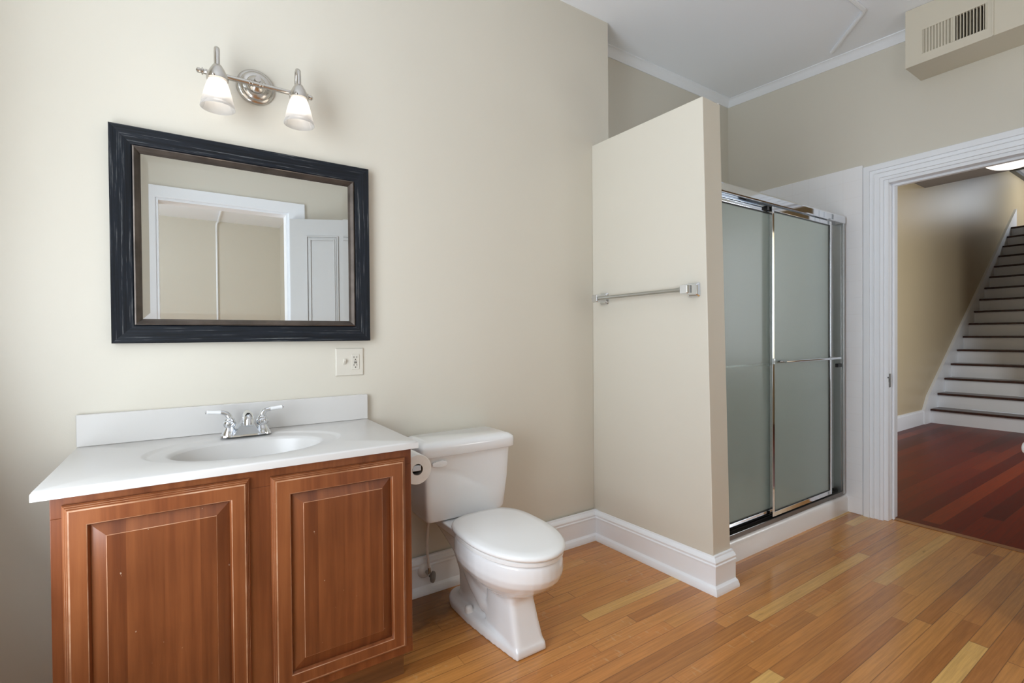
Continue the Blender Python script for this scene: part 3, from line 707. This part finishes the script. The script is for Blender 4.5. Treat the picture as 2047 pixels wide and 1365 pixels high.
# wedge body rising to the spout
rings = []
for (z, hx, y0, y1) in ((0.006, 0.046, fy-0.030, fy+0.022), (0.020, 0.037, fy-0.036, fy+0.016), (0.036, 0.028, fy-0.044, fy+0.008), (0.052, 0.019, fy-0.052, fy-0.004), (0.062, 0.013, fy-0.056, fy-0.012)):
    rings.append([Vector((0.477-hx, y1, TZ+z)), Vector((0.477-hx*0.92, y0, TZ+z)), Vector((0.477+hx*0.92, y0, TZ+z)), Vector((0.477+hx, y1, TZ+z))])
b.loft(rings)
b.tube([(0.477, fy-0.005, TZ+0.045), (0.477, fy-0.022, TZ+0.066), (0.477, fy-0.048, TZ+0.077), (0.477, fy-0.075, TZ+0.074), (0.477, fy-0.092, TZ+0.062), (0.477, fy-0.097, TZ+0.046)], [0.013, 0.016, 0.0180, 0.0180, 0.0175, 0.0165], 18)
place('spout', b, 'chrome', fc, smooth=40, bevel=0.0015)
place('lift_rod', B().tube([(0.477, fy+0.016, TZ+0.008), (0.477, fy+0.016, TZ+0.066), (0.477, fy+0.016, TZ+0.068), (0.477, fy+0.016, TZ+0.078)], [0.0022, 0.0022, 0.006, 0.006], 10), 'chrome', fc)

# ------------------------------------------------------------------ mirror
MX0, MX1, MZ0, MZ1 = 0.094, 0.956, 1.158, 1.889
mr_ = thing('wall_mirror', (0.525, -0.01, MZ0), 'rectangular wall mirror with a wide brushed black frame above the sink', 'mirror')
def mq(q, d): return [Vector((MX0+q, -d, MZ0+q)), Vector((MX1-q, -d, MZ0+q)), Vector((MX1-q, -d, MZ1-q)), Vector((MX0+q, -d, MZ1-q))]
prof = [(0, 0.001), (0, 0.030), (0.003, 0.033), (0.058, 0.024), (0.062, 0.020)]
R = [mq(q, d) for q, d in prof]
b = B()
for k in range(len(R)-1):
    for i in range(4):
        j = (i+1) % 4
        b.add([R[k][i], R[k][j], R[k+1][j], R[k+1][i]], [(0, 1, 2, 3)], i % 2)
place('black_frame', b, ['blackH', 'blackV'], mr_, smooth=0)
prof = [(0.062, 0.016), (0.062, 0.027), (0.066, 0.0285), (0.076, 0.019), (0.083, 0.011)]
R = [mq(q, d) for q, d in prof]
b = B()
for k in range(len(R)-1): b.loft([R[k], R[k+1]], False, False)
place('inner_lip', b, 'lip', mr_, smooth=0)['label'] = 'bronze silver inner lip'
R = [mq(0.080, 0.0100), mq(0.104, 0.0109)]
b = B(); b.loft(R, False, False); b.add(mq(0.104, 0.0109), [(0, 1, 2, 3)])
place('mirror_glass', b, 'mirror', mr_, smooth=0)

# ------------------------------------------------------------------ vanity light
vl = thing('vanity_light', (0.533, 0.0, 2.105), 'two lamp nickel vanity light with ribbed glass shades above the mirror', 'wall light')
place('backplate', B().lathe([(0.066, 0.001), (0.066, 0.006), (0.062, 0.012), (0.055, 0.015), (0.053, 0.020), (0.042, 0.027), (0.034, 0.029), (0.030, 0.036), (0.018, 0.044), (0.012, 0.048), (0.010, 0.078)],
      (0.533, 0, 2.132), (0, -1, 0), 48), 'nickel', vl, smooth=40)
ZBAR, YBAR = 2.108, -0.082
b = B().tube([(0.372, YBAR, ZBAR), (0.692, YBAR, ZBAR)], 0.0090, 16)
for dx in (-0.022, -0.012, 0.012, 0.022): b.lathe([(0.0075, -0.003), (0.0115, -0.0015), (0.0115, 0.0015), (0.0075, 0.003)], (0.528+dx, YBAR, ZBAR), (1, 0, 0), 16, (0, 1, 0))
place('bar', b, 'nickel', vl, smooth=40)
for sgn, xe in ((-1, 0.374), (1, 0.690)):
    place('finial', B().lathe([(0.0075, 0), (0.010, 0.003), (0.0085, 0.008), (0.008, 0.012), (0.0125, 0.014), (0.0125, 0.017), (0.007, 0.019), (0.009, 0.023), (0.0085, 0.030), (0.004, 0.034)], (xe, YBAR, ZBAR), (sgn, 0, 0), 18, (0, 1, 0)), 'nickel', vl, smooth=40)
for cx, dz in ((0.402, 0.0), (0.666, 0.004)):
    cy = -0.122; zt_ = 2.078+dz
    place('arm', B().tube([(cx, YBAR, ZBAR), (cx, YBAR, ZBAR+0.045), (cx, YBAR-0.004, ZBAR+0.066), (cx, YBAR-0.013, ZBAR+0.078), (cx, YBAR-0.022, ZBAR+0.080), (cx, YBAR-0.032, ZBAR+0.074), (cx, cy, ZBAR+0.055), (cx, cy, zt_+0.02)],
          [0.0086, 0.0086, 0.0088, 0.0092, 0.0094, 0.0090, 0.0084, 0.0084], 14), 'nickel', vl, smooth=50)
    cup = place('socket_cup', B().lathe([(0.009, 0.046), (0.014, 0.043), (0.022, 0.030), (0.030, 0.013), (0.034, 0.0), (0.034, -0.007), (0.029, -0.009)], (cx, cy, zt_), seg=28), 'nickel', vl, smooth=40)
    place('thumb_screw', B().lathe([(0.004, 0), (0.004, 0.006), (0.005, 0.008), (0.002, 0.010)], (cx-0.012, cy-0.028, zt_-0.002), (-0.4, -1, 0), 10, (0, 0, 1)), 'nickel', cup)
    outer = [(0.026, 0.0), (0.030, -0.012), (0.036, -0.030), (0.042, -0.052), (0.047, -0.074), (0.051, -0.090), (0.054, -0.101), (0.0535, -0.103)]
    inner = [(0.0515, -0.102), (0.048, -0.088), (0.0435, -0.072), (0.0385, -0.050), (0.0325, -0.029), (0.027, -0.012), (0.022, -0.003)]
    nr = 44
    def wv(k): return 0.012 if k % 2 == 0 else -0.012
    sh = B()
    a = B().lathe(outer[:6], (cx, cy, zt_-0.002), seg=2*nr, wave=wv, cap=False)
    sh.add(a.v, a.f)
    a = B().lathe([outer[5]]+outer[6:]+inner, (cx, cy, zt_-0.002), seg=2*nr, cap=False); sh.add(a.v, a.f)
    s_ob = place('glass_shade', sh, 'shade', vl, smooth=60)
    place('light_bulb', B().lathe([(0.010, 0.0), (0.012, -0.014), (0.019, -0.03), (0.0235, -0.045), (0.022, -0.058), (0.014, -0.068), (0.004, -0.072)], (cx, cy, zt_-0.006), seg=20), 'bulb', s_ob, smooth=60)

# ------------------------------------------------------------------ switch and outlet plate
op = thing('switch_outlet_plate', (0.875, 0.0, 1.01), 'almond double plate with toggle switch and outlet below the mirror', 'switch plate')
px, pz = 0.875, 1.0685
b = B().loft([[Vector((px+a*h, -d, pz+c*h)) for a, c in ((-1, -1), (1, -1), (1, 1), (-1, 1))] for h, d in ((0.058, 0.0), (0.058, 0.003), (0.055, 0.0062))])
place('plate', b, 'almond', op, smooth=0, bevel=0.001)
sx = px-0.023
b = B().hexa([(sx-0.005, -0.006, pz-0.012), (sx+0.005, -0.006, pz-0.012), (sx+0.005, -0.006, pz+0.012), (sx-0.005, -0.006, pz+0.012),
              (sx-0.004, -0.019, pz+0.004), (sx+0.004, -0.019, pz+0.004), (sx+0.004, -0.017, pz+0.013), (sx-0.004, -0.017, pz+0.013)])
place('toggle', b, 'almond', op, bevel=0.001)
ox = px+0.023
oo = place('receptacle', B().box(ox-0.0165, ox+0.0165, -0.0085, -0.006, pz-0.033, pz+0.033), 'almond', op, bevel=0.001)
b = B()
for dz in (0.020, -0.013):
    b.box(ox-0.0072, ox-0.0052, -0.0092, -0.0083, pz+dz-0.004, pz+dz+0.004).box(ox+0.0048, ox+0.0068, -0.0092, -0.0083, pz+dz-0.0035, pz+dz+0.0035)
    b.lathe([(0.0024, 0), (0.0024, 0.0009)], (ox, -0.0083, pz+dz-0.010), (0, -1, 0), 12)
place('outlet_slots', b, 'slot', oo, smooth=0)
place('test_button', B().box(ox-0.006, ox+0.006, -0.0098, -0.0083, pz+0.0005, pz+0.0042), 'greyplastic', oo)
place('reset_button', B().box(ox-0.006, ox+0.006, -0.0098, -0.0083, pz-0.0062, pz-0.0025), 'slot', oo)

# ------------------------------------------------------------------ toilet
tx = 1.345
tl = thing('toilet', (tx, -0.4, 0), 'white two piece toilet with closed lid between vanity and partition', 'toilet')
def egg(hw, yb, yf, z, n=40, sq=0.0, cx=tx):
    """egg outline: blunt at the back (yb), rounded at the front (yf)"""
    out = []; ym = yb + (yf-yb)*0.44
    for k in range(n):
        q = 2*PI*k/n; c, s_ = math.cos(q), math.sin(q)
        if s_ >= 0:   # back half
            e = 0.62-sq
            out.append(Vector((cx+hw*(abs(c)**e)*(1 if c >= 0 else -1), ym+(yb-ym)*(abs(s_)**e), z)))
        else:
            e = 0.96
            out.append(Vector((cx+hw*(abs(c)**e)*(1 if c >= 0 else -1), ym+(yf-ym)*(abs(s_)**e), z)))
    return out
def rbox(x0, x1, y0, y1, z, e=0.25, n=10):
    cx, cy, hx, hy = (x0+x1)/2, (y0+y1)/2, (x1-x0)/2, (y1-y0)/2; out = []
    for k in range(4*n):
        q = 2*PI*k/(4*n); c, s_ = math.cos(q), math.sin(q)
        out.append(Vector((cx+hx*(abs(c)**e)*(1 if c >= 0 else -1), cy+hy*(abs(s_)**e)*(1 if s_ >= 0 else -1), z)))
    return out
b = B()
# bowl
b.loft([egg(0.050, -0.40, -0.58, 0.165), egg(0.085, -0.37, -0.63, 0.20), egg(0.125, -0.34, -0.685, 0.232), egg(0.152, -0.31, -0.728, 0.262), egg(0.168, -0.28, -0.757, 0.290),
        egg(0.173, -0.27, -0.768, 0.315), egg(0.172, -0.27, -0.768, 0.345), egg(0.169, -0.27, -0.764, 0.366), egg(0.165, -0.275, -0.758, 0.370)])
# column under the bowl front
b.loft([rbox(tx-0.071, tx+0.067, -0.664, -0.42, 0.0, 0.22), rbox(tx-0.070, tx+0.066, -0.662, -0.42, 0.02, 0.22), rbox(tx-0.062, tx+0.060, -0.632, -0.42, 0.10, 0.24),
        rbox(tx-0.058, tx+0.057, -0.608, -0.42, 0.17, 0.28), rbox(tx-0.064, tx+0.063, -0.615, -0.40, 0.215, 0.35), rbox(tx-0.085, tx+0.085, -0.64, -0.38, 0.25, 0.5)])
# foot: rounded behind, tapering to the flat front of the column
def foot(q, z):
    out = []
    for k in range(25):
        t_ = PI*k/24; c, s_ = math.cos(t_), math.sin(t_)
        out.append(Vector((tx+(0.108-q)*(abs(c)**0.6)*(1 if c >= 0 else -1), -0.26+(0.145-q)*(abs(s_)**0.8), z)))
    for (x, y) in ((-0.108, -0.30), (-0.105, -0.36), (-0.098, -0.44), (-0.089, -0.52), (-0.080, -0.59), (-0.073, -0.645), (-0.066, -0.664), (0.062, -0.664), (0.070, -0.645), (0.079, -0.59), (0.089, -0.52), (0.098, -0.44), (0.105, -0.36), (0.108, -0.30)):
        out.append(Vector((tx+x-(q if x > 0 else -q), y+(q if y < -0.66 else 0), z)))
    return out
b.loft([foot(0, 0), foot(0.001, 0.026), foot(0.009, 0.038)])
# trapway
b.loft([rbox(tx-0.075, tx+0.075, -0.44, -0.15, 0.01, 0.6), rbox(tx-0.062, tx+0.062, -0.44, -0.16, 0.06, 0.6), rbox(tx-0.060, tx+0.060, -0.44, -0.15, 0.14, 0.6),
        rbox(tx-0.075, tx+0.075, -0.42, -0.12, 0.22, 0.55), rbox(tx-0.112, tx+0.112, -0.40, -0.075, 0.30, 0.45), rbox(tx-0.134, tx+0.134, -0.40, -0.06, 0.345, 0.35), rbox(tx-0.134, tx+0.134, -0.40, -0.06, 0.374, 0.3)])
b.tube([(tx-0.030, -0.24, 0.18), (tx-0.036, -0.32, 0.13), (tx-0.034, -0.40, 0.09), (tx-0.015, -0.48, 0.08)], [0.036, 0.037, 0.040, 0.040], 14)
# tank platform
b.loft([rbox(tx-0.140, tx+0.140, -0.34, -0.05, 0.345, 0.3), rbox(tx-0.144, tx+0.144, -0.34, -0.05, 0.380, 0.3)])
bowl = place('bowl', b, 'china', tl, smooth=0, origin=(tx, -0.4, 0))
md = bowl.modifiers.new('remesh', 'REMESH'); md.mode = 'VOXEL'; md.voxel_size = 0.0042; md.use_smooth_shade = True
md = bowl.modifiers.new('smooth', 'SMOOTH'); md.factor = 0.5; md.iterations = 10
# seat and lid
b = B().loft([egg(0.168, -0.285, -0.762, 0.372), egg(0.173, -0.28, -0.770, 0.376), egg(0.173, -0.28, -0.770, 0.386), egg(0.169, -0.284, -0.765, 0.389)])
place('seat', b, 'seat', tl, smooth=50)
b = B().loft([egg(0.170, -0.262, -0.768, 0.3905), egg(0.177, -0.258, -0.778, 0.395), egg(0.179, -0.257, -0.780, 0.401), egg(0.177, -0.259, -0.778, 0.408), egg(0.168, -0.266, -0.768, 0.4135), egg(0.14, -0.29, -0.735, 0.4155), egg(0.07, -0.37, -0.63, 0.4165), egg(0.01, -0.46, -0.52, 0.4168)])
place('lid', b, 'seat', tl, smooth=60)
for sx_ in (-0.07, 0.07):
    place('hinge', B().box(tx+sx_-0.018, tx+sx_+0.018, -0.268, -0.240, 0.374, 0.398), 'seat', tl, bevel=0.004)
# tank
def tk(z, w0, w1, yb, yf): return rbox(w0, w1, yf, yb, z, 0.16, 12)
b = B().loft([tk(0.384, 1.150, 1.495, -0.045, -0.195), tk(0.388, 1.132, 1.508, -0.035, -0.214), tk(0.400, 1.126, 1.514, -0.032, -0.219), tk(0.53, 1.118, 1.530, -0.030, -0.227), tk(0.668, 1.114, 1.540, -0.028, -0.232)])
place('tank', b, 'china', tl, smooth=40)
b = B().loft([tk(0.668, 1.098, 1.552, -0.020, -0.246), tk(0.672, 1.092, 1.556, -0.018, -0.250), tk(0.705, 1.090, 1.556, -0.018, -0.251), tk(0.716, 1.093, 1.554, -0.019, -0.248), tk(0.726, 1.108, 1.540, -0.026, -0.232), tk(0.730, 1.125, 1.522, -0.036, -0.214)])
place('tank_lid', b, 'china', tl, smooth=50)
b = B().lathe([(0.010, 0), (0.010, 0.006), (0.006, 0.010)], (1.158, -0.231, 0.640), (0, -1, 0), 16)
b.loft([[Vector((x, -0.240-d, z)) for (d, z) in ((0, 0.640-h), (0.006, 0.640-h), (0.008, 0.640), (0.006, 0.640+h), (0, 0.640+h))] for (x, h) in ((1.142, 0.006), (1.160, 0.010), (1.185, 0.013), (1.203, 0.010), (1.207, 0.005))])
place('flush_handle', b, 'china', tl, smooth=50)
for sx_ in (-0.087, 0.087):
    place('bolt_cap', B().lathe([(0.017, 0), (0.0165, 0.012), (0.0145, 0.022), (0.008, 0.027)], (tx+sx_, -0.335, 0.036), seg=20), 'seat', tl, smooth=50)

# supply valve
sv = thing('water_supply_valve', (1.195, -0.035, 0.06), 'small water shutoff valve and supply hose left of the toilet', 'valve')
place('escutcheon', B().lathe([(0.034, 0), (0.033, 0.004), (0.022, 0.012), (0.010, 0.016)], (1.192, -0.0345, 0.106), (0, -1, 0), 24), 'seat', sv, smooth=40)
vb = place('valve_body', B().tube([(1.195, -0.045, 0.105), (1.195, -0.095, 0.105)], 0.008, 12).tube([(1.195, -0.080, 0.100), (1.195, -0.080, 0.135)], [0.009, 0.007], 12), 'nickel', sv, smooth=40)
place('valve_handle', B().lathe([(0.010, 0), (0.022, 0.004), (0.022, 0.012), (0.008, 0.016)], (1.200, -0.094, 0.100), (0.45, -1, -0.05), 24, (0, 0, 1), 1.2, 0.72), 'greyplastic', vb, smooth=40)
place('supply_hose', B().tube([(1.195, -0.080, 0.132), (1.190, -0.080, 0.17), (1.182, -0.088, 0.23), (1.178, -0.105, 0.30), (1.178, -0.115, 0.362)], 0.0062, 10), 'hose', sv, smooth=60)
place('coupling_nut', B().lathe([(0.014, 0), (0.015, 0.004), (0.015, 0.016), (0.012, 0.02)], (1.178, -0.115, 0.362), seg=12), 'seat', sv, smooth=30)

# toilet paper
rx, ry0, ry1, rz, rr_ = 0.991, -0.452, -0.348, 0.692, 0.054
b = B().lathe([(0.0205, 0), (rr_-0.002, 0), (rr_, 0.002), (rr_, ry1-ry0-0.002), (rr_-0.002, ry1-ry0), (0.0205, ry1-ry0)], (rx, ry0, rz), (0, 1, 0), 48, cap=False)
tr_ = thing('toilet_paper_roll', (rx, -0.4, rz-rr_), 'white toilet paper roll hanging on the right side of the vanity', 'toilet paper')
place('paper', b, 'paper', tr_, smooth=40)
place('core', B().lathe([(0.0205, 0), (0.0205, ry1-ry0), (0.0195, ry1-ry0), (0.0195, 0)], (rx, ry0, rz), (0, 1, 0), 32, cap=False), 'card', tr_, smooth=40)
ph = thing('toilet_paper_holder', (0.95, -0.4, rz), 'chrome holder arm inside the toilet paper roll', 'paper holder')
b = B().box(0.930, 0.938, -0.335, -0.285, rz-0.005, rz+0.045)
place('mounting_plate', b, 'chrome', ph, bevel=0.002)
b = B().box(0.938, 0.962, -0.316, -0.300, rz+0.010, rz+0.026).box(0.962, rx+0.008, -0.316, -0.300, rz-0.004, rz+0.0155).box(rx-0.010, rx+0.008, -0.447, -0.316, rz-0.004, rz+0.0155).box(rx-0.02, rx+0.014, -0.4515, -0.447, rz-0.005, rz+0.014)
place('arm', b, 'chrome', ph, bevel=0.001)
